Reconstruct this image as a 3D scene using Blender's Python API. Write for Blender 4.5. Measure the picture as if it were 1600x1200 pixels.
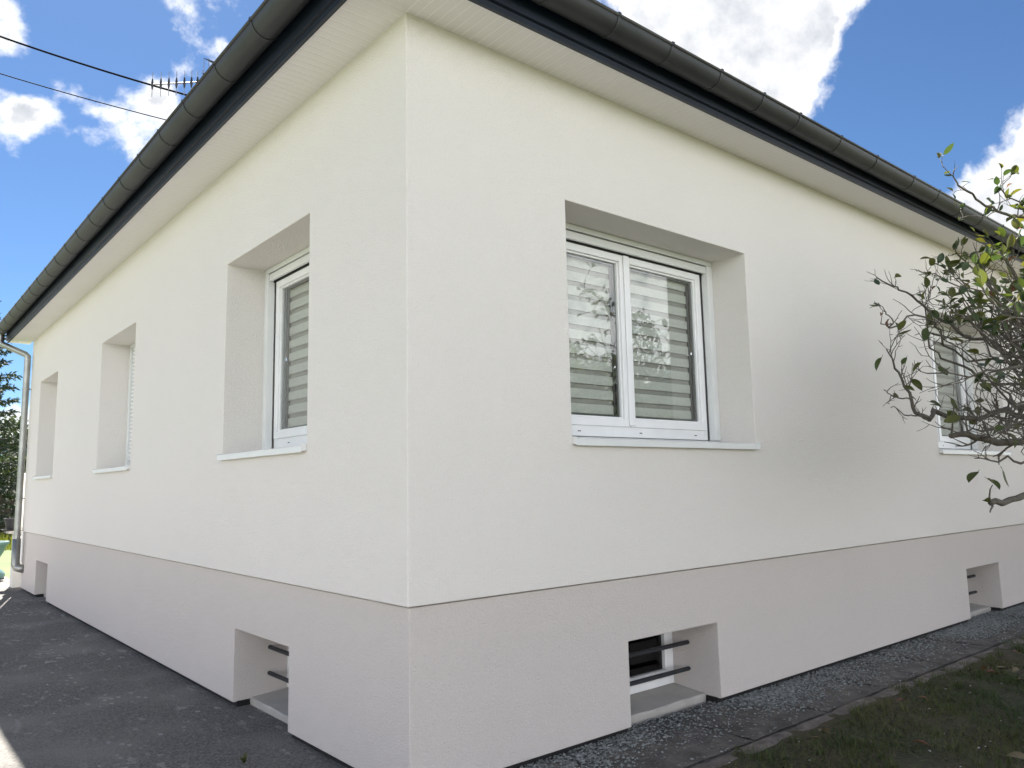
import bpy, bmesh, math, random
import numpy as np
from mathutils import Vector, Matrix
random.seed(7); RN = np.random.RandomState(7)
for o in list(bpy.data.objects): bpy.data.objects.remove(o)
scene = bpy.context.scene
COL = scene.collection
R = math.radians

# ------------------------------------------------------------------ camera
CAM = Vector((-2.0101, -3.1846, 1.408))
RT = Vector((0.76760, -0.64061, -0.02023)); UP = Vector((-0.06683, -0.11139, 0.99153)); FW = Vector((0.63744, 0.75974, 0.12831))
FPX = 1216.4
cd = bpy.data.cameras.new('camera'); cam = bpy.data.objects.new('camera', cd); COL.objects.link(cam)
cd.sensor_fit = 'HORIZONTAL'; cd.sensor_width = 36; cd.lens = FPX / 1600 * 36
cd.clip_start = 0.05; cd.clip_end = 3000
m = Matrix.Identity(4)
for i in range(3):
    m[i][0] = RT[i]; m[i][1] = UP[i]; m[i][2] = -FW[i]; m[i][3] = CAM[i]
cam.matrix_world = m
scene.camera = cam
def ray(px, py):                      # survey helper: direction of a photo pixel, used to find real positions
    return (FW * FPX + RT * (px - 800) - UP * (py - 600)).normalized()
def at(px, py, axis, val):
    d = ray(px, py); t = (val - CAM[axis]) / d[axis]; return CAM + d * t
def far(px, py, t): return CAM + ray(px, py) * t

# ------------------------------------------------------------------ sky, sun, exposure
SUN_EL, SUN_AZ = 52.0, 13.3           # azimuth measured from +Y towards +X
SUN_DIR = Vector((math.sin(R(SUN_AZ)) * math.cos(R(SUN_EL)), math.cos(R(SUN_AZ)) * math.cos(R(SUN_EL)), math.sin(R(SUN_EL))))
world = bpy.data.worlds.new('World'); scene.world = world; world.use_nodes = True
def nodes_of(nt):
    nt.nodes.clear()
    def N(t, **kw):
        n = nt.nodes.new(t)
        for k, v in kw.items(): setattr(n, k, v)
        return n
    def L(a, b): nt.links.new(a, b)
    return N, L
N, L = nodes_of(world.node_tree)
def wmath(op, a, b=None, c=None, clamp=False):
    n = N('ShaderNodeMath', operation=op); n.use_clamp = clamp
    for i, v in enumerate((a, b, c)):
        if v is None: continue
        if isinstance(v, (int, float)): n.inputs[i].default_value = v
        else: L(v, n.inputs[i])
    return n.outputs[0]
SKY_STRENGTH = 0.06; CLOUD_BACK = 3.1; CLOUD_FRONT_FILL = 11.5
sky = N('ShaderNodeTexSky', sky_type='NISHITA'); sky.sun_disc = False
sky.sun_elevation = R(SUN_EL); sky.sun_rotation = R(SUN_AZ)
sky.air_density = 0.75; sky.dust_density = 0.15; sky.ozone_density = 3.0
tc = N('ShaderNodeTexCoord')
nz = N('ShaderNodeTexNoise'); nz.inputs['Scale'].default_value = 6.5; nz.inputs['Detail'].default_value = 6
nz.inputs['Roughness'].default_value = 0.60; nz.inputs['Distortion'].default_value = 0.35
L(tc.outputs['Generated'], nz.inputs['Vector'])
nb = N('ShaderNodeTexNoise'); nb.inputs['Scale'].default_value = 19; nb.inputs['Detail'].default_value = 5; nb.inputs['Roughness'].default_value = .62
L(tc.outputs['Generated'], nb.inputs['Vector'])
dens = wmath('MULTIPLY_ADD', nb.outputs[0], 1.7, wmath('MULTIPLY_ADD', nz.outputs[0], 2.3, -2.0))
# extra unseen cloud cover towards the horizon, added for low light on the walls
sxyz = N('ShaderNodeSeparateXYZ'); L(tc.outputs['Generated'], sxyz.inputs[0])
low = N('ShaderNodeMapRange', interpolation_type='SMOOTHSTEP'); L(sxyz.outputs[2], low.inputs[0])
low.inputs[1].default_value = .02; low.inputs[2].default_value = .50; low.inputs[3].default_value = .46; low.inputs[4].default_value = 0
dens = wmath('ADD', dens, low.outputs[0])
# cumulus clouds in the directions where they stand (pixel survey -> direction), angular radii in degrees
CL = [(1125, 40, 1, 8.2, .85), (1240, 110, .5, 5, .45), (1010, -20, 1, 7, .30), (1610, 260, 1, 5.5, .95), (1010, -90, 2, 9, .30),
      (0, 45, .2, 2.6, .36), (225, 165, .2, 3.0, .38), (215, 255, .3, 3.4, .42), (85, 312, .2, 2.8, .56), (14, 222, .2, 1.9, .30), (105, 130, .1, 1.4, .50), (58, 185, .2, 1.9, .50),
      (15, 640, .5, 3, .35), (345, 85, .2, 1.2, .25), (1380, 0, .5, 2.5, .25), (125, 220, .1, 1.4, .40),
      (1450, 150, 2, 8.5, -.95), (1330, 250, 1, 5, -.55), (160, 40, 1, 5, -.65), (70, 430, 3, 10, -.95), (20, 640, 3, 9, -.45), (120, 245, .6, 3.4, -.42), (50, 120, .4, 2.6, -.30), (880, 40, 1, 4, -.2), (1430, 20, 1, 5, -.45)]
for px, py, r0, r1, w in CL:
    d = ray(px, py)
    dt = N('ShaderNodeVectorMath', operation='DOT_PRODUCT'); dt.inputs[1].default_value = d
    L(tc.outputs['Generated'], dt.inputs[0])
    mr = N('ShaderNodeMapRange', interpolation_type='SMOOTHSTEP')
    mr.inputs[1].default_value = math.cos(R(r1)); mr.inputs[2].default_value = math.cos(R(r0)); mr.inputs[3].default_value = 0; mr.inputs[4].default_value = w
    L(dt.outputs['Value'], mr.inputs[0])
    dens = wmath('ADD', dens, mr.outputs[0])
mask = N('ShaderNodeMapRange', interpolation_type='SMOOTHSTEP'); L(dens, mask.inputs[0])
mask.inputs[1].default_value = -0.06; mask.inputs[2].default_value = 0.60
core = N('ShaderNodeMapRange', interpolation_type='SMOOTHSTEP'); L(dens, core.inputs[0])
core.inputs[1].default_value = 0.26; core.inputs[2].default_value = 0.75
core2 = wmath('MULTIPLY', core.outputs[0], wmath('MULTIPLY_ADD', nb.outputs[0], 1.6, -0.15, True))
ccol = N('ShaderNodeMix', data_type='RGBA'); L(core2, ccol.inputs[0])
# clouds are back-lit (thin rims bright, cores grey) towards the sun and front-lit away from it, brightened out of view to light the walls
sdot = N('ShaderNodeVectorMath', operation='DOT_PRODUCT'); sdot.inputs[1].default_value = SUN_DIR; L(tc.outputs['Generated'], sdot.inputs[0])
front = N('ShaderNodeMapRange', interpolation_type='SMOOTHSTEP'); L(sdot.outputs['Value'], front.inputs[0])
front.inputs[1].default_value = math.cos(R(62)); front.inputs[2].default_value = math.cos(R(112)); front.inputs[3].default_value = CLOUD_BACK; front.inputs[4].default_value = CLOUD_FRONT_FILL
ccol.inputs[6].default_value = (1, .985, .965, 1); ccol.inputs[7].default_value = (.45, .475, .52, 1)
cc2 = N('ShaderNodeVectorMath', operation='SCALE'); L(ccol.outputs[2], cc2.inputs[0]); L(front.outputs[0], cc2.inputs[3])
skyg = N('ShaderNodeMix', data_type='RGBA', blend_type='MULTIPLY'); skyg.inputs[0].default_value = 1; L(sky.outputs[0], skyg.inputs[6]); skyg.inputs[7].default_value = (.212, .266, .306, 1)
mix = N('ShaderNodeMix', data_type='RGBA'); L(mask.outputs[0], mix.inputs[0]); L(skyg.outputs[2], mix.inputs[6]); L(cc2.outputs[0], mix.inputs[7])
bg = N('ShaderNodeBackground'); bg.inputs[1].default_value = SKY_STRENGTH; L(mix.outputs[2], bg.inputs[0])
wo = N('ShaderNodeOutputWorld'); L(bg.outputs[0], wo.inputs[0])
sd = bpy.data.lights.new('sun', 'SUN'); sd.energy = 3.0; sd.angle = R(0.53); sd.color = (1, .955, .88)
so = bpy.data.objects.new('sun', sd); COL.objects.link(so); so.location = (5, 20, 30)
so.rotation_euler = SUN_DIR.to_track_quat('Z', 'Y').to_euler()
scene.view_settings.view_transform = 'Standard'; scene.view_settings.look = 'None'
scene.view_settings.gamma = 1; scene.view_settings.use_curve_mapping = False
scene.view_settings.exposure = 3.0
scene.cycles.max_bounces = 8; scene.cycles.diffuse_bounces = 3; scene.cycles.glossy_bounces = 3

# ------------------------------------------------------------------ materials
def material(name, col, rough=.8, var=0.0, vscale=3.0, bump=0.0, bscale=60.0, metal=0.0, col2=None, spec=.5, transl=0.0, detail=6, bdetail=3, stretch=None):
    mt = bpy.data.materials.new(name); mt.use_nodes = True
    N, L = nodes_of(mt.node_tree)
    out = N('ShaderNodeOutputMaterial'); p = N('ShaderNodeBsdfPrincipled')
    p.inputs['Base Color'].default_value = (*col, 1); p.inputs['Roughness'].default_value = rough
    p.inputs['Metallic'].default_value = metal; p.inputs['Specular IOR Level'].default_value = spec
    tc = N('ShaderNodeTexCoord'); vec = tc.outputs['Object']
    if stretch:
        mp = N('ShaderNodeMapping'); mp.inputs['Scale'].default_value = stretch; L(vec, mp.inputs[0]); vec = mp.outputs[0]
    if var or col2:
        n = N('ShaderNodeTexNoise'); n.inputs['Scale'].default_value = vscale; n.inputs['Detail'].default_value = detail; L(vec, n.inputs['Vector'])
        mr = N('ShaderNodeMapRange'); mr.inputs[1].default_value = .3; mr.inputs[2].default_value = .7; L(n.outputs[0], mr.inputs[0])
        mx = N('ShaderNodeMix', data_type='RGBA'); L(mr.outputs[0], mx.inputs[0])
        a = col if col2 else tuple(c * (1 - var) for c in col); b = col2 if col2 else tuple(min(1, c * (1 + var)) for c in col)
        mx.inputs[6].default_value = (*a, 1); mx.inputs[7].default_value = (*b, 1); L(mx.outputs[2], p.inputs['Base Color'])
    if bump:
        n2 = N('ShaderNodeTexNoise'); n2.inputs['Scale'].default_value = bscale; n2.inputs['Detail'].default_value = bdetail; L(vec, n2.inputs['Vector'])
        bp = N('ShaderNodeBump'); bp.inputs['Strength'].default_value = 1; bp.inputs['Distance'].default_value = bump; L(n2.outputs[0], bp.inputs['Height']); L(bp.outputs[0], p.inputs['Normal'])
    sh = p.outputs[0]
    if transl:
        t = N('ShaderNodeBsdfTranslucent'); t.inputs[0].default_value = (min(1, col[0] * 2.2), min(1, col[1] * 2.0), col[2] * .8, 1)
        ms = N('ShaderNodeMixShader'); ms.inputs[0].default_value = transl; L(sh, ms.inputs[1]); L(t.outputs[0], ms.inputs[2]); sh = ms.outputs[0]
    L(sh, out.inputs[0]); return mt
def stucco(name, col):
    mt = bpy.data.materials.new(name); mt.use_nodes = True
    N, L = nodes_of(mt.node_tree)
    out = N('ShaderNodeOutputMaterial'); p = N('ShaderNodeBsdfPrincipled'); p.inputs['Roughness'].default_value = .93; p.inputs['Specular IOR Level'].default_value = .2
    tc = N('ShaderNodeTexCoord')
    n = N('ShaderNodeTexNoise'); n.inputs['Scale'].default_value = .9; n.inputs['Detail'].default_value = 5; L(tc.outputs['Object'], n.inputs['Vector'])
    g = N('ShaderNodeTexNoise'); g.inputs['Scale'].default_value = 130; g.inputs['Detail'].default_value = 3; L(tc.outputs['Object'], g.inputs['Vector'])
    s = N('ShaderNodeMath', operation='MULTIPLY_ADD'); L(n.outputs[0], s.inputs[0]); s.inputs[1].default_value = .04; s.inputs[2].default_value = .915
    s2 = N('ShaderNodeMath', operation='MULTIPLY_ADD'); L(g.outputs[0], s2.inputs[0]); s2.inputs[1].default_value = .13; L(s.outputs[0], s2.inputs[2])
    mx = N('ShaderNodeMix', data_type='RGBA', blend_type='MULTIPLY'); mx.inputs[0].default_value = 1; mx.inputs[6].default_value = (*col, 1)
    L(s2.outputs[0], mx.inputs[7]); L(mx.outputs[2], p.inputs['Base Color'])
    v = N('ShaderNodeTexNoise'); v.inputs['Scale'].default_value = 120; v.inputs['Detail'].default_value = 3; v.inputs['Roughness'].default_value = .6; L(tc.outputs['Object'], v.inputs['Vector'])
    bp = N('ShaderNodeBump'); bp.inputs['Distance'].default_value = .0105; bp.inputs['Strength'].default_value = 1; L(v.outputs[0], bp.inputs['Height'])
    w = N('ShaderNodeTexNoise'); w.inputs['Scale'].default_value = 2.2; w.inputs['Detail'].default_value = 2; L(tc.outputs['Object'], w.inputs['Vector'])
    bp2 = N('ShaderNodeBump'); bp2.inputs['Distance'].default_value = .006; L(w.outputs[0], bp2.inputs['Height']); L(bp2.outputs[0], bp.inputs['Normal'])
    L(bp.outputs[0], p.inputs['Normal']); L(p.outputs[0], out.inputs[0]); return mt
M = {}
M['wall'] = stucco('cream_render', (.845, .803, .760))
M['plinth'] = stucco('greige_render', (.665, .612, .578))
M['foundation_and_gap_strip'] = material('black_membrane_and_gap', (.010, .010, .011), .9, .3, 8, .006, 40)
M['pvc'] = material('white_pvc', (.84, .84, .84), .3, .03, 6)
M['alu'] = material('white_aluminium', (.74, .75, .74), .38, .03, 5)
M['board'] = material('soffit_pvc', (.76, .742, .720), .42, .03, 2)
M['groove'] = material('soffit_groove', (.86, .85, .82), .5, .02, 3)
M['fascia'] = material('navy_fascia', (.004, .010, .021), .45, .2, 4)
M['zinc'] = material('dark_zinc', (.022, .025, .028), .52, .22, 2.5, .003, 5, metal=.1, col2=(.036, .038, .040))
M['zinc_rim'] = material('dark_zinc_rim', (.06, .06, .056), .4, .2, 4, metal=.5)
M['pipe'] = material('bright_zinc', (.33, .335, .32), .38, .2, 5, metal=.85)
M['rubber'] = material('black_seal', (.012, .012, .012), .6)
M['spacer'] = material('grey_spacer', (.10, .105, .11), .4)
M['band'] = material('blind_opaque_fabric', (.54, .545, .505), .9, .05, 40)
M['bar'] = material('black_steel', (.018, .021, .026), .5, .3, 20, .001, 60)
M['concrete'] = material('pale_concrete', (.42, .40, .37), .92, .12, 6, .004, 60)
M['roof'] = material('roof_tiles', (.10, .06, .045), .8, .3, 5, .02, 8)
M['antenna'] = material('antenna_metal', (.30, .31, .32), .4, metal=.7)
M['antenna_dark'] = material('antenna_plastic', (.015, .015, .018), .5)
M['cable'] = material('black_cable', (.006, .006, .007), .9, spec=.1)
M['bark'] = material('magnolia_bark', (.065, .056, .047), .9, .3, 25, .004, 60, col2=(.14, .125, .10))
M['bark_dark'] = material('dark_bark', (.06, .048, .038), .95, .3, 12, .01, 30)
LEAFC = [(.042, .066, .020), (.062, .080, .022), (.030, .055, .026), (.082, .090, .024)]
for i, c in enumerate(LEAFC): M['leaf%d' % i] = material('magnolia_leaf_%d' % i, c, .5, .25, 30, transl=.28)
M['leaf_brown'] = material('withered_leaf', (.13, .065, .04), .7, .3, 30, transl=.2)
M['needle'] = material('spruce_needles', (.022, .038, .022), .7, .35, 1.5, transl=.1)
M['foliage'] = material('garden_foliage', (.06, .095, .03), .6, .4, 1.2, transl=.35)
M['foliage_dark'] = material('dark_foliage', (.03, .048, .022), .65, .4, 1.2, transl=.2)
M['foliage_silver'] = material('silvery_foliage', (.13, .155, .10), .4, .3, 2, transl=.3)
M['foliage_red'] = material('red_foliage', (.26, .07, .035), .6, .3, 2, transl=.3)
M['grass'] = material('lawn_grass', (.026, .058, .013), .7, .4, .9, col2=(.095, .095, .032), transl=.15)
M['straw'] = material('dry_straw', (.16, .13, .075), .8, .3, 4)
M['far_grass'] = material('sunlit_tall_grass', (.13, .16, .035), .7, .3, 1.5, transl=.3)
M['wood'] = material('weathered_wood', (.10, .085, .07), .9, .3, 4, .003, 30)
M['teal'] = material('turquoise_glaze', (.065, .125, .13), .45, .25, 5)
M['pot'] = material('black_plastic_pot', (.02, .02, .022), .5)
M['white_paint'] = stucco('white_porch_render', (.74, .73, .70))
M['chip'] = material('render_chips', (.42, .415, .40), .9, .15, 30)
M['gravel'] = material('grey_gravel', (.065, .072, .070), .9, .55, 40, col2=(.30, .32, .31))
M['slab'] = material('worn_slab', (.058, .055, .051), .95, .35, 7, .022, 38, col2=(.15, .134, .12), bdetail=8, detail=10)
M['edging'] = material('worn_edging', (.085, .073, .064), .95, .4, 11, .022, 42, col2=(.21, .18, .158), bdetail=8, detail=10)
def glass(name, ior, tint):          # ior: reflectance of one face seen straight on
    mt = bpy.data.materials.new(name); mt.use_nodes = True
    N, L = nodes_of(mt.node_tree); out = N('ShaderNodeOutputMaterial')
    lw = N('ShaderNodeLayerWeight'); lw.inputs[0].default_value = .5
    pw_ = N('ShaderNodeMath', operation='POWER'); L(lw.outputs['Facing'], pw_.inputs[0]); pw_.inputs[1].default_value = 4.0
    f = N('ShaderNodeMath', operation='MULTIPLY_ADD'); L(pw_.outputs[0], f.inputs[0]); f.inputs[1].default_value = 1 - ior; f.inputs[2].default_value = ior
    t = N('ShaderNodeBsdfTransparent'); t.inputs[0].default_value = (*tint, 1)
    g = N('ShaderNodeBsdfGlossy'); g.inputs['Roughness'].default_value = 0.0
    tc = N('ShaderNodeTexCoord'); n = N('ShaderNodeTexNoise'); n.inputs['Scale'].default_value = 2.2; n.inputs['Detail'].default_value = 1; L(tc.outputs['Object'], n.inputs['Vector'])
    b = N('ShaderNodeBump'); b.inputs['Distance'].default_value = .0022; L(n.outputs[0], b.inputs['Height']); L(b.outputs[0], g.inputs['Normal'])
    m = N('ShaderNodeMixShader'); L(f.outputs[0], m.inputs[0]); L(t.outputs[0], m.inputs[1]); L(g.outputs[0], m.inputs[2]); L(m.outputs[0], out.inputs[0]); return mt
M['glass'] = glass('double_glazing', .055, (.97, .985, .975))
M['dark_glass'] = glass('cellar_glass', .03, (.35, .37, .38))
def sheer():
    mt = bpy.data.materials.new('blind_sheer_fabric'); mt.use_nodes = True
    N, L = nodes_of(mt.node_tree); out = N('ShaderNodeOutputMaterial')
    d = N('ShaderNodeBsdfDiffuse'); d.inputs[0].default_value = (.39, .38, .35, 1); t = N('ShaderNodeBsdfTransparent')
    m = N('ShaderNodeMixShader'); m.inputs[0].default_value = .85; L(t.outputs[0], m.inputs[1]); L(d.outputs[0], m.inputs[2]); L(m.outputs[0], out.inputs[0]); return mt
M['sheer'] = sheer()
def asphalt():
    mt = bpy.data.materials.new('old_asphalt'); mt.use_nodes = True
    N, L = nodes_of(mt.node_tree); out = N('ShaderNodeOutputMaterial'); p = N('ShaderNodeBsdfPrincipled'); p.inputs['Roughness'].default_value = .92
    tc = N('ShaderNodeTexCoord')
    def noise(s, d, st=None):
        n = N('ShaderNodeTexNoise'); n.inputs['Scale'].default_value = s; n.inputs['Detail'].default_value = d; v = tc.outputs['Object']
        if st:
            mp = N('ShaderNodeMapping'); mp.inputs['Scale'].default_value = st; L(v, mp.inputs[0]); v = mp.outputs[0]
        L(v, n.inputs['Vector']); return n.outputs[0]
    def ramp(v, a, b):
        r = N('ShaderNodeMapRange', interpolation_type='SMOOTHSTEP'); r.inputs[1].default_value = a; r.inputs[2].default_value = b; L(v, r.inputs[0]); return r.outputs[0]
    def mixc(f, a, b):
        x = N('ShaderNodeMix', data_type='RGBA'); L(f, x.inputs[0])
        for i, c in ((6, a), (7, b)):
            if isinstance(c, tuple): x.inputs[i].default_value = (*c, 1)
            else: L(c, x.inputs[i])
        return x.outputs[2]
    c = mixc(ramp(noise(70, 7), .35, .68), (.085, .081, .076), (.190, .180, .168))
    c2 = mixc(ramp(noise(1.3, 6), .42, .72), c, (.20, .19, .175))
    # pale worn smears, stretched across the drive
    sm = N('ShaderNodeMath', operation='MULTIPLY'); L(ramp(noise(9, 6, (1.9, .8, 1)), .58, .66), sm.inputs[0]); L(ramp(noise(.8, 3), .40, .62), sm.inputs[1])
    c3 = mixc(sm.outputs[0], c2, (.30, .29, .27))
    v = N('ShaderNodeTexVoronoi'); v.inputs['Scale'].default_value = 11; v.inputs['Randomness'].default_value = 1.0
    mpv = N('ShaderNodeMapping'); mpv.inputs['Scale'].default_value = (1.5, .9, 1); L(tc.outputs['Object'], mpv.inputs[0]); L(mpv.outputs[0], v.inputs['Vector'])
    sp = N('ShaderNodeMath', operation='MULTIPLY'); L(ramp(v.outputs['Distance'], .30, .16), sp.inputs[0]); L(ramp(noise(1.3, 3), .49, .57), sp.inputs[1])
    sx = N('ShaderNodeSeparateXYZ'); L(tc.outputs['Object'], sx.inputs[0])
    band = N('ShaderNodeMath', operation='MULTIPLY'); L(ramp(sx.outputs[0], -1.05, -.60), band.inputs[0]); L(ramp(sx.outputs[0], -.12, -.38), band.inputs[1])
    sp2 = N('ShaderNodeMath', operation='MULTIPLY'); L(sp.outputs[0], sp2.inputs[0]); L(band.outputs[0], sp2.inputs[1])
    c4 = mixc(sp2.outputs[0], c3, (.30, .298, .285))
    L(c4, p.inputs['Base Color'])
    b = N('ShaderNodeBump'); b.inputs['Distance'].default_value = .022; L(noise(75, 6), b.inputs['Height'])
    b2 = N('ShaderNodeBump'); b2.inputs['Distance'].default_value = .03; L(noise(3, 4), b2.inputs['Height']); L(b2.outputs[0], b.inputs['Normal'])
    L(b.outputs[0], p.inputs['Normal']); L(p.outputs[0], out.inputs[0]); return mt
M['asphalt'] = asphalt()
def soil():
    mt = material('lawn_soil', (.085, .058, .037), .95, 0, 1.5, .03, 22, col2=(.027, .037, .014), bdetail=8); return mt
M['soil'] = soil()
M['meadow'] = material('meadow', (.045, .080, .016), .9, .3, .5, .05, 12, col2=(.085, .115, .026))

# ------------------------------------------------------------------ mesh helpers
class B:
    def __init__(s): s.v = []; s.f = []
    def add(s, vs, fs):
        o = len(s.v); s.v += [tuple(v) for v in vs]; s.f += [tuple(i + o for i in f) for f in fs]; return s
    def box(s, a, b):
        x0, y0, z0 = (min(a[i], b[i]) for i in range(3)); x1, y1, z1 = (max(a[i], b[i]) for i in range(3))
        return s.add([(x0,y0,z0),(x1,y0,z0),(x1,y1,z0),(x0,y1,z0),(x0,y0,z1),(x1,y0,z1),(x1,y1,z1),(x0,y1,z1)],
                     [(0,3,2,1),(4,5,6,7),(0,1,5,4),(1,2,6,5),(2,3,7,6),(3,0,4,7)])
    def prism(s, poly, axis_vec):          # poly: list of 3D points, extruded by axis_vec
        n = len(poly); a = Vector(axis_vec)
        vs = [Vector(p) for p in poly] + [Vector(p) + a for p in poly]
        return s.add(vs, [tuple(range(n))[::-1], tuple(range(n, 2 * n))] + [(i, (i + 1) % n, n + (i + 1) % n, n + i) for i in range(n)])
    def tube(s, pts, rad, n=8, caps=True):
        pts = [Vector(p) for p in pts]; k = len(pts)
        rad = list(rad) if hasattr(rad, '__len__') else [rad] * k
        vs = []; t = None; nrm = None
        for i in range(k):
            t = (pts[min(i + 1, k - 1)] - pts[max(i - 1, 0)])
            t = t.normalized() if t.length > 1e-9 else Vector((0, 0, 1))
            if nrm is None: nrm = t.orthogonal().normalized()
            else:
                nrm = nrm - t * nrm.dot(t); nrm = nrm.normalized() if nrm.length > 1e-6 else t.orthogonal().normalized()
            b = t.cross(nrm)
            for j in range(n):
                a = 2 * math.pi * j / n; vs.append(pts[i] + (nrm * math.cos(a) + b * math.sin(a)) * rad[i])
        fs = [(i * n + j, i * n + (j + 1) % n, (i + 1) * n + (j + 1) % n, (i + 1) * n + j) for i in range(k - 1) for j in range(n)]
        if caps: fs += [tuple(range(n))[::-1], tuple(range((k - 1) * n, k * n))]
        return s.add(vs, fs)
    def lathe(s, c, prof, n=24):
        c = Vector(c); vs = []; k = len(prof)
        for r, z in prof:
            for j in range(n): a = 2 * math.pi * j / n; vs.append(c + Vector((r * math.cos(a), r * math.sin(a), z)))
        return s.add(vs, [(i * n + j, i * n + (j + 1) % n, (i + 1) * n + (j + 1) % n, (i + 1) * n + j) for i in range(k - 1) for j in range(n)])
    def mesh(s, name, mats=None, smooth=False, weld=False, recalc=True):
        me = bpy.data.meshes.new(name); me.from_pydata(s.v, [], s.f)
        if recalc or weld:
            bm = bmesh.new(); bm.from_mesh(me)
            if weld: bmesh.ops.remove_doubles(bm, verts=bm.verts, dist=1e-5)
            if recalc: bmesh.ops.recalc_face_normals(bm, faces=bm.faces)
            bm.to_mesh(me); bm.free()
        if mats: me.materials.append(mats)
        if smooth: me.polygons.foreach_set('use_smooth', [True] * len(me.polygons))
        return me
    def build(s, name, mat, parent=None, bevel=0, smooth=False, weld=False, recalc=True, **tags):
        o = bpy.data.objects.new(name, s.mesh(name, mat, smooth, weld, recalc)); COL.objects.link(o); o.parent = parent
        if bevel:
            md = o.modifiers.new('edge', 'BEVEL'); md.width = bevel; md.segments = 2; md.limit_method = 'ANGLE'; md.angle_limit = R(40)
        for k, v in tags.items(): o[k] = v
        return o
def thing(name, label, cat, loc=(0, 0, 0), group=None):
    o = bpy.data.objects.new(name, None); COL.objects.link(o); o.location = loc; o.empty_display_size = .1
    o['label'] = label; o['category'] = cat
    if group: o['group'] = group
    return o
def part(name, me, parent, label=None):
    o = bpy.data.objects.new(name, me); COL.objects.link(o); o.parent = parent
    if label: o['label'] = label
    return o

# ------------------------------------------------------------------ the ground
GZ = -0.035
def sheet(name, x0, x1, y0, y1, z, mat, nx=1, ny=1, wob=0, **tags):
    b = B(); vs = []; fs = []
    for j in range(ny + 1):
        for i in range(nx + 1):
            e = wob if (0 < i < nx and 0 < j < ny) else 0
            vs.append((x0 + (x1 - x0) * i / nx, y0 + (y1 - y0) * j / ny, z + random.uniform(-e, e)))
    for j in range(ny):
        for i in range(nx): a = j * (nx + 1) + i; fs.append((a, a + 1, a + nx + 2, a + nx + 1))
    b.add(vs, fs); return b.build(name, mat, None, smooth=True, recalc=False, **tags)
sheet('ground', -400, 400, -400, 400, GZ - .045, M['meadow'], kind='structure')
sheet('driveway', -7.5, .14, -9, 21, GZ, M['asphalt'], 40, 120, .004, kind='structure')
sheet('lawn', .141, 24, -14, -.55, GZ - .012, M['soil'], 160, 90, .012, kind='structure')
# worn concrete path along the right wall, with its slabs and edging stones
path = B().box((.142, -.56, GZ - .06), (10.6, .2, GZ - .014)).build('path', M['slab'], None, kind='structure')
x = .15; k = 0
while x < 10.4:
    w = random.uniform(.75, 1.05); b = B(); nx, ny = 10, 6; vs = []; fs = []
    tilt = random.uniform(-.006, .006)
    for j in range(ny + 1):
        for i in range(nx + 1):
            fx = i / nx; fy = j / ny
            e = .5 if (i in (0, nx) or j in (0, ny)) else 0
            vs.append((x + .006 + (w - .012) * fx + (random.uniform(-.006, .006)), -.517 + .637 * fy + random.uniform(-.004, .004), GZ + tilt * (fx - .5) + random.uniform(-.003, .003) - e * .010))
    for j in range(ny):
        for i in range(nx): a = j * (nx + 1) + i; fs.append((a, a + 1, a + nx + 2, a + nx + 1))
    b.add(vs, fs); b.build('slab', M['slab'], path, smooth=True, recalc=False); x += w; k += 1
x = .15
while x < 10.4:
    w = random.uniform(.38, .62); y0 = -.62 + random.uniform(-.022, .022); h = GZ + random.uniform(-.013, .001)
    b = B(); n = 7; prof = [(0, -.07), (0, -.012), (.018, 0), (.075, .002), (.105, -.008), (.112, -.07)]; vs = []
    for i in range(n):
        for (py, pz) in prof:
            e = .012 if i in (0, n - 1) and pz > -.05 else 0
            vs.append((x + .006 + (w - .012) * i / (n - 1), y0 + py + random.uniform(-.006, .006), h + pz - e + random.uniform(-.003, .003)))
    q = len(prof)
    b.add(vs, [(i * q + j, i * q + j + 1, (i + 1) * q + j + 1, (i + 1) * q + j) for i in range(n - 1) for j in range(q - 1)] + [tuple(range(q)), tuple(range((n - 1) * q, n * q))[::-1]])
    b.build('edging_stone', M['edging'], path); x += w

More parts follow.
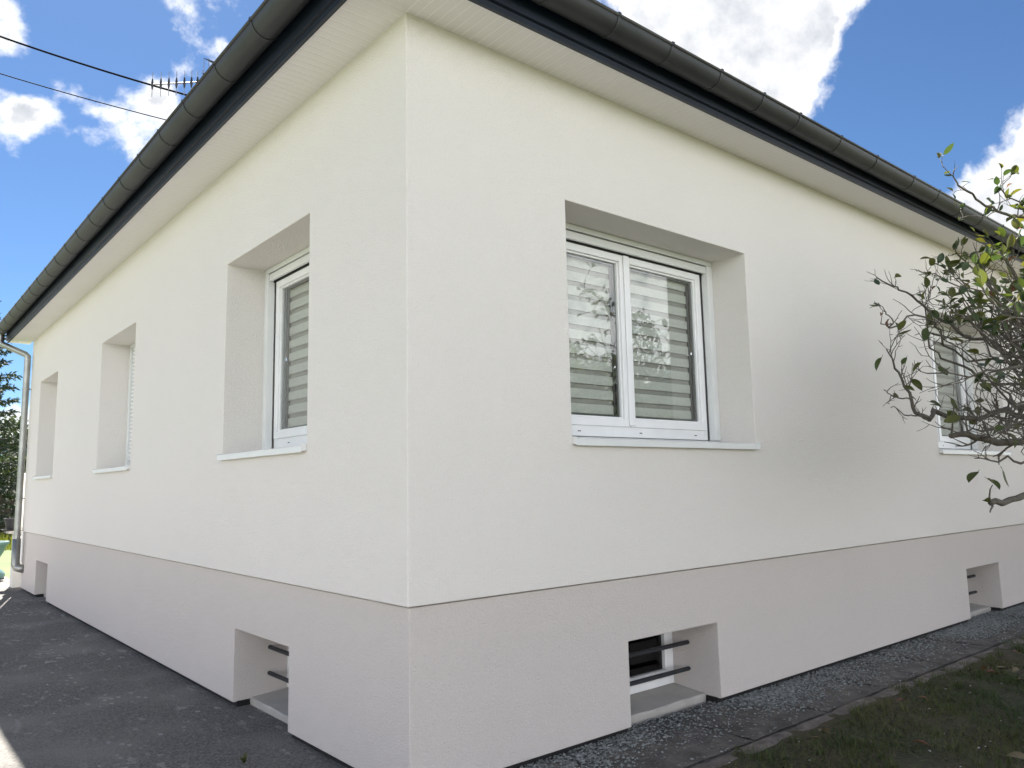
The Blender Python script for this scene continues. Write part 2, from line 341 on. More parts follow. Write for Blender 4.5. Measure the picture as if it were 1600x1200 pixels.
# ------------------------------------------------------------------ the house
H, PZ, YF, XL = 3.832, .849, 11.055, 10.5
house = thing('house', 'single-storey cream rendered house with dark gutters, white windows and greige plinth', 'house')
WL = [(1.099, 2.487), (4.965, 6.364), (8.861, 10.185)]        # openings of the driveway side (along Y)
WR = [(1.103, 2.945), (6.112, 7.970)]                         # openings of the lawn side (along X)
WZ = (1.668, 3.078)
VL = [(1.343, 2.216), (8.967, 9.853)]; VR = [(1.532, 2.405), (6.551, 7.423)]
VZ = .480
mapR = lambda u, d, z: (u, d, z)
mapL = lambda u, d, z: (d, u, z)
def facade(b, mp, u1, us, zs, ops, inset, depth):
    us = sorted(set(us)); zs = sorted(set(zs))
    inside = lambda u, z: any(o[0] < u < o[1] and o[2] < z < o[3] for o in ops)
    for i in range(len(us) - 1):
        for j in range(len(zs) - 1):
            if inside((us[i] + us[i + 1]) / 2, (zs[j] + zs[j + 1]) / 2): continue
            a = [(us[i], zs[j]), (us[i + 1], zs[j]), (us[i + 1], zs[j + 1]), (us[i], zs[j + 1])]
            b.add([mp(max(u, inset), inset, z) for u, z in a], [(0, 1, 2, 3)])
    for (a0, a1, z0, z1) in ops:
        ul = [u for u in us if a0 <= u <= a1]; zl = [z for z in zs if z0 <= z <= z1]
        for p, q in zip(ul, ul[1:]):
            b.add([mp(p, inset, z1), mp(q, inset, z1), mp(q, depth, z1), mp(p, depth, z1)], [(0, 1, 2, 3)])
            if z0 > zs[0]: b.add([mp(p, inset, z0), mp(q, inset, z0), mp(q, depth, z0), mp(p, depth, z0)], [(0, 1, 2, 3)])
        for p, q in zip(zl, zl[1:]):
            for u in (a0, a1): b.add([mp(u, inset, p), mp(u, inset, q), mp(u, depth, q), mp(u, depth, p)], [(0, 1, 2, 3)])
ub = B()
zz = [PZ, WZ[0], WZ[1], H + .05]
facade(ub, mapL, YF, [0, YF] + [u for o in WL for u in o], zz, [(a, c, *WZ) for a, c in WL], 0, .46)
facade(ub, mapR, XL, [0, XL] + [u for o in WR for u in o], zz, [(a, c, *WZ) for a, c in WR], 0, .46)
for a, c in zip(zz, zz[1:]):                      # far sides
    ub.add([(0, YF, a), (XL, YF, a), (XL, YF, c), (0, YF, c)], [(0, 1, 2, 3)]); ub.add([(XL, 0, a), (XL, YF, a), (XL, YF, c), (XL, 0, c)], [(0, 1, 2, 3)])
# underside drip of the upper coat
usl = sorted(set([0, YF] + [u for o in WL for u in o])); usr = sorted(set([0, XL] + [u for o in WR for u in o]))
for p, q in zip(usl, usl[1:]): ub.add([(0, p, PZ), (0, q, PZ), (.05, q, PZ), (.05, max(p, .05), PZ)], [(0, 1, 2, 3)])
for p, q in zip(usr, usr[1:]): ub.add([(p, 0, PZ), (q, 0, PZ), (q, .05, PZ), (max(p, .05), .05, PZ)], [(0, 1, 2, 3)])
ub.build('upper_wall', M['wall'], house, bevel=.006, weld=True)
pb = B(); INS = .020
zp = [0, VZ, PZ - .007]
facade(pb, mapL, YF, [0, YF - .01] + [u for o in VL for u in o], zp, [(a, c, 0, VZ) for a, c in VL], INS, .44)
facade(pb, mapR, XL, [0, XL - .01] + [u for o in VR for u in o], zp, [(a, c, 0, VZ) for a, c in VR], INS, .44)
pb.add([(INS, YF - .01, 0), (XL - .01, YF - .01, 0), (XL - .01, YF - .01, PZ - .007), (INS, YF - .01, PZ - .007)], [(0, 1, 2, 3)])
pb.add([(XL - .01, INS, 0), (XL - .01, YF - .01, 0), (XL - .01, YF - .01, PZ - .007), (XL - .01, INS, PZ - .007)], [(0, 1, 2, 3)])
def cuts(lst, end):
    e = [INS]
    for a, c in lst: e += [a, c]
    e += [end]; return list(zip(e[0::2], e[1::2]))
for p, q in cuts(VL, YF - .01): pb.add([(INS, p, 0), (INS, q, 0), (.15, q, 0), (.15, .15 if p == INS else p, 0)], [(0, 1, 2, 3)])
for p, q in cuts(VR, XL - .01): pb.add([(p, INS, 0), (q, INS, 0), (q, .15, 0), (.15 if p == INS else p, .15, 0)], [(0, 1, 2, 3)])
zt = PZ - .007
ul_ = sorted(set([INS, YF - .01] + [u for o in VL for u in o])); ur_ = sorted(set([INS, XL - .01] + [u for o in VR for u in o]))
for p, q in zip(ul_, ul_[1:]): pb.add([(INS, p, zt), (INS, q, zt), (.06, q, zt), (.06, .06 if p == INS else p, zt)], [(0, 1, 2, 3)])
for p, q in zip(ur_, ur_[1:]): pb.add([(p, INS, zt), (q, INS, zt), (q, .06, zt), (.06 if p == INS else p, .06, zt)], [(0, 1, 2, 3)])
pb.build('plinth', M['plinth'], house, bevel=.006, weld=True)
fb = B()
for p, q in cuts(VL, YF - .2): fb.box((.050, max(p, .050), -.12), (.40, q, .004))
for p, q in cuts(VR, XL - .2): fb.box((max(p, .41), .050, -.12), (q, .40, .0035))
fb.box((.045, .0455, PZ - .06), (.075, YF - .03, PZ + .03)); fb.box((.0755, .045, PZ - .061), (XL - .03, .075, PZ + .031))  # black strips behind the step gap, added to draw the step's shadow line
fb.build('foundation_and_gap_strip', M['foundation_and_gap_strip'], house)

# windows -----------------------------------------------------------
def window(mp, a, c, n, shutter=False, label=None):
    z0, z1 = WZ
    w = bpy.data.objects.new('window', None); COL.objects.link(w); w.parent = house; w.location = mp((a + c) / 2, 0, z0)
    if label: w['label'] = label
    off = Vector(w.location)
    def bx(b, u0, u1, d0, d1, q0, q1): b.box(Vector(mp(u0, d0, q0)) - off, Vector(mp(u1, d1, q1)) - off); return b
    # guide rails
    for s in (0, 1):
        b = B(); e = a if s == 0 else c; g = 1 if s == 0 else -1
        bx(b, e + g * .001, e + g * .030, .292, .35, z0 + .035, z1 - .001); bx(b, e + g * .033, e + g * .078, .285, .34, z0 + .035, z1 - .04)
        b.build('guide_rail', M['alu'], w, bevel=.003)
    # shutter box underside and end bar
    b = B(); bx(b, a + .03, c - .03, .287, .335, z1 - .038, z1 - .002); b.build('shutter_box_trim', M['alu'], w, bevel=.003)
    if not shutter:
        b = B(); bx(b, a + .080, c - .080, .296, .318, z1 - .098, z1 - .046); b.build('shutter_end_bar', M['alu'], w, bevel=.003)
        b = B(); bx(b, a + .079, c - .079, .33, .346, z1 - .106, z1 - .04); b.build('seal', M['rubber'], w)
    else:
        z = z1 - .05; sb = None
        while z > z0 + .14:
            if sb is None:
                t = B(); L_ = c - a - .164
                t.prism([Vector(mp(-L_ / 2, .0, -.019)), Vector(mp(-L_ / 2, -.006, -.012)), Vector(mp(-L_ / 2, -.008, 0)), Vector(mp(-L_ / 2, -.006, .012)), Vector(mp(-L_ / 2, 0, .019)), Vector(mp(-L_ / 2, .004, 0))], Vector(mp(L_, 0, 0)))
                sb = t.mesh('shutter_slat', M['pvc'])
            o = part('shutter_slat', sb, w); o.location = Vector(mp((a + c) / 2, .312, z)) - off; z -= .0445
        b = B(); bx(b, a + .082, c - .082, .304, .320, z - .02, z + .022); b.build('shutter_end_bar', M['alu'], w, bevel=.003)
    # fixed frame
    fo, fi = .080, .118; fd0, fd1 = .352, .42
    b = B(); zb = z0 + .04
    bx(b, a + fo, a + fi, fd0, fd1, zb, z1 - .05); bx(b, c - fi, c - fo, fd0, fd1, zb, z1 - .05)
    bx(b, a + fi, c - fi, fd0, fd1, z1 - .112, z1 - .05); bx(b, a + fi, c - fi, fd0, fd1, zb, zb + .078)
    fr = b.build('window_frame', M['pvc'], w, bevel=.004)
    for t in ([.18, .55, .93] if n == 2 else [.2, .8]):
        b = B(); uu = a + fi + (c - a - 2 * fi) * t; bx(b, uu - .012, uu + .012, fd0 - .002, fd0 + .004, zb + .030, zb + .036); b.build('drain_slot', M['rubber'], w)
    # sashes
    i0, i1 = a + fi - .012, c - fi + .012; q0, q1 = zb + .070, z1 - .102
    sp = [(i0, i1)] if n == 1 else [(i0, (i0 + i1) / 2 - .037), ((i0 + i1) / 2 - .033, i1)]
    for (s0, s1) in sp:
        b = B(); m_ = .052; d0, d1 = .338, .40
        bx(b, s0, s0 + m_, d0, d1, q0, q1); bx(b, s1 - m_, s1, d0, d1, q0, q1); bx(b, s0 + m_, s1 - m_, d0, d1, q1 - m_, q1); bx(b, s0 + m_, s1 - m_, d0, d1, q0, q0 + m_)
        b.build('sash', M['pvc'], w, bevel=.005)
        b = B(); k = m_ + .014; g0, g1, h0, h1 = s0 + m_, s1 - m_, q0 + m_, q1 - m_       # glazing bead
        for (u_0, u_1, r_0, r_1) in ((g0, g0 + .014, h0, h1), (g1 - .014, g1, h0, h1), (g0 + .014, g1 - .014, h1 - .014, h1), (g0 + .014, g1 - .014, h0, h0 + .014)): bx(b, u_0, u_1, .352, .395, r_0, r_1)
        b.build('glazing_bead', M['pvc'], w, bevel=.004)
        g0 += .014; g1 -= .014; h0 += .014; h1 -= .014
        b = B(); bx(b, g0, g1, .366, .370, h0, h1); b.build('pane', M['glass'], w)
        b = B()
        for (u_0, u_1, r_0, r_1) in ((g0, g0 + .011, h0, h1), (g1 - .011, g1, h0, h1), (g0 + .011, g1 - .011, h1 - .011, h1), (g0 + .011, g1 - .011, h0, h0 + .011)): bx(b, u_0, u_1, .374, .386, r_0, r_1)
        b.build('spacer', M['spacer'], w)
        # day-and-night blind: sheer cloth with opaque bands
        b = B(); bx(b, g0 + .006, g1 - .006, .4302, .4306, h0, h1); b.build('blind_cloth', M['sheer'], w)
        t = B(); Lb = g1 - g0 - .012; t.box(mp(-Lb / 2, 0, 0), mp(Lb / 2, .0012, .062)); bm_ = t.mesh('blind_band', M['band'])
        z = h1 - .064
        while z > h0 - .05:
            o = part('blind_band', bm_, w); o.location = Vector(mp((g0 + g1) / 2, .418, max(z, h0 - .04))) - off; z -= .098
        for u_ in (g0 + .002, g1 - .012): b = B(); bx(b, u_, u_ + .010, .402, .416, h0, h1); b.build('blind_guide', M['spacer'], w)
    if n == 2:
        mid = (i0 + i1) / 2 - .035; b = B(); bx(b, mid - .020, mid + .034, .326, .337, q0 + .01, q1 - .004); b.build('meeting_stile', M['pvc'], w, bevel=.004)
    # aluminium sill with drip lip and end caps
    b = B(); e0, e1 = a + .002, c - .002
    prof = [(-.034, z0 - .010), (-.034, z0 - .046), (-.030, z0 - .046), (-.030, z0 - .014), (.36, z0 + .018), (.36, z0 + .036), (.35, z0 + .036)]
    b.prism([Vector(mp(e0, d, z)) - off for d, z in [(-.034, z0 - .008), (-.034, z0 - .046), (-.029, z0 - .046), (-.029, z0 - .012), (.35, z0 + .018), (.35, z0 + .036)]], Vector(mp(e1 - e0, 0, 0)))
    sl = b.build('sill', M['alu'], w, bevel=.0015)
    for e, g in ((e0, -1), (e1, 1)):
        b = B(); b.prism([Vector(mp(e - .004 * (g < 0), d, z)) - off for d, z in [(-.036, z0 + .002), (-.036, z0 - .040), (-.001, z0 - .036), (-.001, z0 + .006)]], Vector(mp(.006, 0, 0)))
        b.build('sill_end_cap', M['alu'], w)
    return w
window(mapR, *WR[0], 2, label='wide two-sash window with striped blind beside the house corner, on the lawn side')
window(mapR, *WR[1], 2, label='window partly hidden behind the magnolia branches')
window(mapL, *WL[0], 1, label='window with striped blind on the driveway side, nearest the corner')
window(mapL, *WL[1], 1, shutter=True, label='middle window of the driveway side with its roller shutter down')
window(mapL, *WL[2], 1, label='farthest window of the driveway side, next to the downpipe')
def cellar(mp, a, c, label):
    w = bpy.data.objects.new('basement_window', None); COL.objects.link(w); w.parent = house; w.location = mp((a + c) / 2, 0, 0); w['label'] = label
    off = Vector(w.location)
    def bx(b, u0, u1, d0, d1, q0, q1): b.box(Vector(mp(u0, d0, q0)) - off, Vector(mp(u1, d1, q1)) - off); return b
    b = B(); bx(b, a + .002, a + .05, .40, .45, .035, VZ); bx(b, c - .05, c - .002, .40, .45, .035, VZ); bx(b, a + .05, c - .05, .40, .45, .035, .085); bx(b, a + .05, c - .05, .40, .45, VZ - .05, VZ - .002)
    b.build('window_frame', M['pvc'], w, bevel=.003)
    b = B(); f0, f1 = a + .054, c - .054
    bx(b, f0, f0 + .05, .388, .44, .09, VZ - .054); bx(b, f1 - .05, f1, .388, .44, .09, VZ - .054); bx(b, f0 + .05, f1 - .05, .388, .44, .09, .14); bx(b, f0 + .05, f1 - .05, .388, .44, VZ - .104, VZ - .054)
    b.build('sash', M['pvc'], w, bevel=.003)
    b = B(); bx(b, f0 + .05, f1 - .05, .415, .419, .14, VZ - .104); b.build('pane', M['dark_glass'], w)
    for z in (.322, .150):
        b = B(); b.tube([Vector(mp(a - .02, .272, z)) - off, Vector(mp(c + .02, .272, z)) - off], .0145, 10); b.build('security_bar', M['bar'], w, smooth=False)
    b = B(); n = 8; vs = []
    pr = [(.150, -.10), (.142, -.004), (.152, .008), (.43, .034), (.43, -.10)]
    for i in range(n + 1):
        for d, z in pr: vs.append(Vector(mp(a + (c - a) * i / n, d + random.uniform(-.004, .004), z + (random.uniform(-.004, .004) if z > -.05 else 0))) - off)
    q = len(pr); b.add(vs, [(i * q + j, i * q + (j + 1) % q, (i + 1) * q + (j + 1) % q, (i + 1) * q + j) for i in range(n) for j in range(q)] + [tuple(range(q)), tuple(range(n * q, (n + 1) * q))])
    b.build('concrete_sill', M['concrete'], w)
cellar(mapR, *VR[0], 'barred cellar window in the plinth below the wide window')
cellar(mapR, *VR[1], 'barred cellar window in the plinth at the far end of the path')
cellar(mapL, *VL[0], 'barred cellar window in the plinth, driveway side nearest the corner')
cellar(mapL, *VL[1], 'cellar window in the plinth beside the downpipe')

# soffit boards -------------------------------------------------------
SO = .295; PITCH = .0585
sof = bpy.data.objects.new('soffit', None); COL.objects.link(sof); sof.parent = house; sof.location = (0, 0, H)
b = B()   # backing in the grooves
b.add([(-SO, -SO, .0012), (XL + SO, -SO, .0012), (XL + SO, .0, .0012), (0, 0, .0012)], [(0, 1, 2, 3)]); b.add([(-SO, -SO, .0012), (0, 0, .0012), (0, YF + SO, .0012), (-SO, YF + SO, .0012)], [(0, 1, 2, 3)])
b.build('soffit_backing', M['groove'], sof, recalc=False)
def board_mesh(mp, u0, cut):
    # one board, u0 its start; cut = mitre along u = -d
    g = .0085; b = B(); wd = PITCH - g
    def xs(d): return (max(0, -d * 0 - 10) , 0)
    pts = []
    a0, a1 = u0, u0 + wd
    poly = [(a0, 0), (a1, 0), (a1, -SO), (a0, -SO)]
    # clip to u >= d  (outside corner: region d <= 0, u >= d)
    def clip(poly):
        out = []
        for i in range(len(poly)):
            p, q = poly[i], poly[(i + 1) % len(poly)]
            fp, fq = p[0] - p[1] - .002, q[0] - q[1] - .002
            if fp >= 0: out.append(p)
            if (fp >= 0) != (fq >= 0):
                t = fp / (fp - fq); out.append((p[0] + (q[0] - p[0]) * t, p[1] + (q[1] - p[1]) * t))
        return out
    poly = clip(poly) if cut else poly
    if len(poly) < 3: return None
    b.prism([Vector(mp(u, d, 0)) for u, d in poly], (0, 0, .006))
    return b.mesh('soffit_board', M['board'])
def lay(mp, end, nmax):
    shared = board_mesh(mp, 0, False); rest = B(); k = 0
    i0 = -int(SO / PITCH) - 1; i = i0
    while i * PITCH < end:
        u = i * PITCH
        if u < 0:
            me = board_mesh(mp, u, True)
            if me: part('soffit_board', me, sof); k += 1
        elif k < nmax:
            o = part('soffit_board', shared, sof); o.location = mp(u, 0, 0); k += 1
        else:
            rest.prism([Vector(mp(u, 0, 0)), Vector(mp(u + PITCH - .0085, 0, 0)), Vector(mp(u + PITCH - .0085, -SO, 0)), Vector(mp(u, -SO, 0))], (0, 0, .006))
        i += 1
    if rest.v: o = rest.build('soffit_boards_far', M['board'], sof); o['kind'] = 'stuff'
lay(mapR, XL, 165); lay(mapL, YF + SO, 130)
# closing trim where soffit meets wall is the coat itself; fascias
def fascia(mp, end):
    b = B(); b.prism([Vector(mp(-SO - .028, d, z)) for d, z in [(-SO, H - .014), (-SO - .022, H - .014), (-SO - .022, H + .02), (-SO - .040, H + .024), (-SO - .040, H + .19), (-SO, H + .19)]], Vector(mp(end + 2 * SO + .028, 0, 0)))
    return b
fascia(mapR, XL).build('fascia', M['fascia'], house); 
bb = B(); bb.prism([Vector((d, -SO - .0005, z)) for d, z in [(-SO - .001, H - .015), (-SO - .023, H - .015), (-SO - .023, H + .019), (-SO - .041, H + .023), (-SO - .041, H + .191), (-SO - .001, H + .191)]], (0, YF + 2 * SO, 0)); bb.build('fascia', M['fascia'], house)
# gutters: half-round with rolled rim
GO, GR, GZC = .421, .082, 3.992
def gutter(mp, end, slope, brackets):
    g = bpy.data.objects.new('gutter', None); COL.objects.link(g); g.parent = house
    s0 = -GO; n = 16; L_ = end + .42
    def ring(u, r, off=0):
        k = max(0, u); zc = GZC - slope * k
        # mitre at the corner: a point further out starts further along
        out = []
        for j in range(n + 1):
            a = math.pi * j / n; d = -GO - r * math.cos(a); z = zc - r * math.sin(a); out.append((d, z))
        return out
    b = B(); vs = []; us = [None] + [x for x in np.linspace(.2, L_, 24)]
    for u in us:
        for (d, z) in ring(0 if u is None else u, GR): vs.append(mp(d if u is None else u, d, z))
    for u in us:
        for (d, z) in ring(0 if u is None else u, GR - .004): vs.append(mp(d if u is None else u, d, z))
    q = n + 1; k = len(us); o2 = q * k
    fs = [(i * q + j, i * q + j + 1, (i + 1) * q + j + 1, (i + 1) * q + j) for i in range(k - 1) for j in range(n)]
    fs += [(o2 + i * q + j, o2 + (i + 1) * q + j, o2 + (i + 1) * q + j + 1, o2 + i * q + j + 1) for i in range(k - 1) for j in range(n)]
    # end cap
    fs += [tuple((k - 1) * q + j for j in range(q))]
    b.add(vs, fs); b.build('trough', M['zinc'], g, smooth=True, recalc=True)
    b = B(); b.tube([mp(-GO - GR, -GO - GR, GZC + .004), mp(L_, -GO - GR, GZC + .004 - slope * L_)], .0105, 10); b.build('rolled_rim', M['zinc_rim'], g, smooth=True)
    t = B(); vs = []
    for u in (-.010, .010):
        for r in (GR + .001, GR + .0042):
            for j in range(n + 1):
                a = math.pi * j / n; vs.append(mp(u, -r * math.cos(a), -r * math.sin(a)))
    q = n + 1
    fs = [(q + j, q + j + 1, 3 * q + j + 1, 3 * q + j) for j in range(n)] + [(j, j + 1, q + j + 1, q + j) for j in range(n)] + [(2 * q + j, 2 * q + j + 1, 3 * q + j + 1, 3 * q + j) for j in range(n)]
    t.add(vs, fs); t.box(mp(-.010, -GR - .0112, -.006), mp(.010, -GR + .004, .0148))
    bm_ = t.mesh('gutter_bracket', M['zinc'], recalc=True)
    for u in brackets:
        o = part('gutter_bracket', bm_, g); o.location = mp(u, -GO, GZC - slope * max(u, 0))
    return g
gutter(mapR, XL, .0055, [.10, .585, 1.072, 1.54, 2.03, 2.51, 2.97, 3.56, 4.14, 4.82, 5.34, 5.89, 6.37, 6.9, 7.4, 7.9, 8.4, 8.9, 9.4, 9.9])
gutter(mapL, YF, 0, [.22, .80, 1.38, 1.98, 2.53, 3.06, 3.63, 4.2, 4.75, 5.3, 5.85, 6.4, 6.95, 7.5, 8.05, 8.6, 9.15, 9.7, 10.25, 10.8])
# roof: hipped, with eaves just behind the gutter
e = SO + .11; zr = H + .20; rp = math.tan(R(23))
x0, x1, y0, y1 = -e, XL + e, -e, YF + e; hw = (x1 - x0) / 2; hz = zr + hw * rp
b = B(); c0 = (x0 + hw, y0 + hw, hz); c1 = (x0 + hw, y1 - hw, hz)
for dz in (0, -.02):
    b.add([(x0, y0, zr + dz), (x1, y0, zr + dz), (x1, y1, zr + dz), (x0, y1, zr + dz), (c0[0], c0[1], hz + dz), (c1[0], c1[1], hz + dz)], [(0, 1, 4), (1, 2, 5, 4), (2, 3, 5), (3, 0, 4, 5)])
b.build('roof', M['roof'], house, recalc=False)
# downpipe at the far end of the driveway side
dp = bpy.data.objects.new('downpipe', None); COL.objects.link(dp); dp.parent = house
b = B(); px_, py_ = -.075, 10.98
b.tube([(-GO, 11.22, GZC - .07), (-GO, 11.22, 3.80), (-GO + .02, 11.20, 3.765), (px_ - .03, py_ + .02, 3.60), (px_, py_, 3.565), (px_, py_, 3.5), (px_, py_, .70)], .046, 14, False); b.build('pipe', M['pipe'], dp, smooth=True)
b = B(); b.tube([(px_, py_, .74), (px_, py_, .36), (px_ + .02, py_ - .03, .31), (px_ + .10, py_ - .12, .285)], .060, 14); b.build('shoe', M['pipe'], dp, smooth=True)
for z in (3.05, 1.35, .80):
    b = B(); b.lathe((px_, py_, z), [(.047, -.014), (.053, -.014), (.053, .014), (.047, .014)], 16); b.box((px_, py_ - .008, z - .008), (.0, py_ + .008, z + .008)); b.build('pipe_clamp', M['pipe'], dp)
b = B(); b.tube([(-.03, 10.80, .86), (-.03, 10.80, .40)], .014, 8); b.build('conduit', M['pvc'], house)

# ------------------------------------------------------------------ roof aerial and overhead cables
P1 = far(348, 126.5, 8.9); P0 = far(236, 132, 9.25)
ant = thing('tv_antenna', 'television aerial with upright rods on a boom above the left eave', 'antenna', P1)
b = B(); b.tube([P0 - P1, Vector((0, 0, 0))], .008, 6); b.build('boom', M['antenna'], ant)
zroof = zr + (P1.x + e) * rp
b = B(); b.tube([Vector((0, 0, .12)), Vector((0, 0, zroof - P1.z - .05))], .018, 8); b.build('mast', M['antenna'], ant)
for px in (238, 251.5, 264, 276, 288.5, 299.5, 309, 316.5, 325, 333):
    t = (px - 236) / (348 - 236); c = (P0 - P1) * (1 - t); h = .135 - .012 * t
    b = B(); b.tube([c + Vector((0, 0, -h)), c + Vector((0, 0, h))], .0033, 5); el = b.build('element', M['antenna'], ant)
    b = B(); b.tube([c + Vector((0, 0, -.055)), c + Vector((0, 0, -.01)), c + Vector((0, 0, .01)), c + Vector((0, 0, .058))], [.006, .0125, .0125, .006], 6); b.build('element_holder', M['antenna_dark'], el)
q0 = far(319, 90.5, 8.9) - P1; q1 = far(346, 105, 8.85) - P1; side = ray(332, 96) * .25
b = B(); nrm = Vector((.0, -.1, 1)).normalized() * .012
qm = (q0 + q1) / 2 + Vector((0, 0, .018))
b.prism([q0, qm, q1, q1 - nrm * 1.6, qm - nrm * 2.2, q0 - nrm * .6], side); b.build('reflector', M['antenna_dark'], ant)
for px in (318.7, 326.3):
    a = far(px, 91.5, 8.95) - P1; c = far(px, 122, 8.95) - P1
    b = B(); b.tube([a, c], .003, 5); b.build('reflector_rod', M['antenna'], ant)
b = B(); b.tube([far(316.5, 114.5, 8.9) - P1, far(323, 118.5, 8.9) - P1, q1 - Vector((0, 0, .25))], .006, 5); b.build('reflector_arm', M['antenna_dark'], ant)
def cable(pA, pB, r, label, sag, beyond=4.5):
    a, c = far(*pA), far(*pB); d = c - a; pts = []
    mst = P1 + Vector((0, 0, -.45))
    pts.append(mst)
    for i in range(31):
        t = i / 30 * beyond; p = a + d * t; p = p + Vector((0, 0, -sag * 4 * (t * (1 - t)) )) if t <= 1 else p + Vector((0, 0, sag * 4 * (t - 1) * (1 + .4 * (t - 1))))
        pts.append(p)
    b = B(); b.tube(pts, r, 8); b.build('overhead_cable', M['cable'], None, smooth=True, label=label, category='cable', group='overhead cables')
cable((297, 150, 9.4), (0, 57, 10.2), .0105, 'thick black overhead cable, the upper of the two crossing the sky', .02)
cable((266, 189, 9.4), (0, 115, 10.2), .0055, 'thin black overhead cable, the lower of the two crossing the sky', .012)

# ------------------------------------------------------------------ behind the far corner
# (porch wall, pot, urn, fence, spruce, shrub)
pw = thing('porch_wall', 'low white rendered wall beyond the downpipe', 'wall', (0, 11.5, 0))
b = B(); b.box((-.045, -.05, -.12), (1.6, .17, .80)); b.build('wall_body', M['white_paint'], pw, bevel=.008)
b = B(); b.box((-.13, -.08, .802), (1.6, .22, .845)); b.build('coping', M['concrete'], pw, bevel=.006)
b = B(); b.box((.012, .0, .847), (.20, .16, 1.75)); b.build('post', M['white_paint'], pw, bevel=.006)
fp = thing('flower_pot', 'black flower pot with saucer on the low white wall', 'flower pot', (-.075, 11.56, .847))
b = B(); b.lathe((0, 0, .02), [(0, 0), (.075, 0), (.105, .15), (.115, .15), (.115, .175), (.098, .175), (.095, .14), (0, .14)], 20); b.build('pot', M['pot'], fp)
b = B(); b.lathe((0, 0, 0), [(0, 0), (.12, 0), (.14, .024), (.13, .026), (.115, .012), (0, .012)], 20); b.build('saucer', M['pot'], fp)
ur = thing('garden_urn', 'turquoise urn planter standing beyond the end of the house', 'planter', (-.22, 13.25, GZ))
b = B(); b.lathe((0, 0, 0), [(0, 0), (.30, 0), (.31, .08), (.27, .14), (.19, .19), (.17, .25), (.20, .33), (.27, .46), (.31, .56), (.345, .60), (.345, .64), (.30, .64), (.27, .55), (0, .52)], 32); b.build('bowl', M['teal'], ur, smooth=True)
b = B(); b.lathe((0, 0, 0), [(.28, .555), (.15, .575), (0, .58)], 20); b.build('soil', M['soil'], ur)
fn = thing('wooden_fence', 'weathered wooden board fence at the back of the garden', 'fence', (-3, 27.5, GZ - .04))
fx = 0.0
while fx < 7:
    w = random.uniform(.13, .16); b = B(); b.box((fx, random.uniform(-.01, .01), 0), (fx + w - .012, .024, 1.35 + random.uniform(-.04, .04))); b.build('plank', M['wood'], fn); fx += w
for z in (.35, 1.1): B().box((0, .03, z), (7, .07, z + .09)).build('rail', M['wood'], fn)
for xx in (.1, 2.4, 4.6, 6.8): B().box((xx, .075, 0), (xx + .1, .17, 1.5)).build('post', M['wood'], fn)

def leaf_cards(center_fn, n, size, mat, name, parent, rs, flat=.5, narrow=.5, stuff=True):
    vs = np.zeros((n * 4, 3)); 
    for i in range(n):
        c, ax = center_fn(rs)
        d = Vector(ax) + Vector(rs.normal(0, .6, 3)); d.normalize()
        s = d.cross(Vector(rs.normal(0, 1, 3))); s.normalize(); sz = size * rs.uniform(.6, 1.35)
        nn = d.cross(s); c = Vector(c)
        vs[i*4] = c; vs[i*4+1] = c + d * sz * .5 + s * sz * narrow * .5 + nn * sz * .06; vs[i*4+2] = c + d * sz; vs[i*4+3] = c + d * sz * .5 - s * sz * narrow * .5 + nn * sz * .06
    b = B(); b.v = [tuple(v) for v in vs]; b.f = [f for i in range(n) for f in ((i*4, i*4+1, i*4+2), (i*4, i*4+2, i*4+3))]
    o = b.build(name, mat, parent, recalc=False)
    if stuff: o['kind'] = 'stuff'
    return o
def broad_tree(name, label, loc, h, rad, mat, nleaf, leaf, seed, cat='tree', base=.25, group=None):
    rs = np.random.RandomState(seed); rnd = random.Random(seed)
    t = thing(name, label, cat, loc, group)
    b = B(); tips = []
    b.tube([(0, 0, -.1), (rnd.uniform(-.05, .05), 0, h * .25), (rnd.uniform(-.1, .1), rnd.uniform(-.1, .1), h * .6), (0, 0, h * .9)], [h * .028, h * .022, h * .012, h * .003], 7)
    for i in range(16):
        a = rnd.uniform(0, 6.28); z = h * rnd.uniform(base * .8, .8); r = rad * rnd.uniform(.5, .9) * (1 - .5 * abs(z / h - .5))
        p = Vector((math.cos(a) * r, math.sin(a) * r, z + h * rnd.uniform(.05, .22))); b.tube([(0, 0, z * .9), p * .5 + Vector((0, 0, z * .48)), p], [h * .010, h * .007, h * .003], 5); tips.append(p)
    b.build('trunk', M['bark_dark'], t)
    clumps = [(p, rad * rnd.uniform(.28, .5)) for p in tips] + [(Vector((rnd.gauss(0, rad * .3), rnd.gauss(0, rad * .3), h * rnd.uniform(base + .1, .92))), rad * rnd.uniform(.25, .45)) for _ in range(10)]
    def cf(rs):
        c, r = clumps[rs.randint(len(clumps))]; v = Vector(rs.normal(0, 1, 3)); v.normalize(); v *= r * rs.uniform(.35, 1.0) ** .6
        return c + v, v.normalized() + Vector((0, 0, -.25))
    leaf_cards(cf, nleaf, leaf, mat, 'crown', t, rs)
    return t
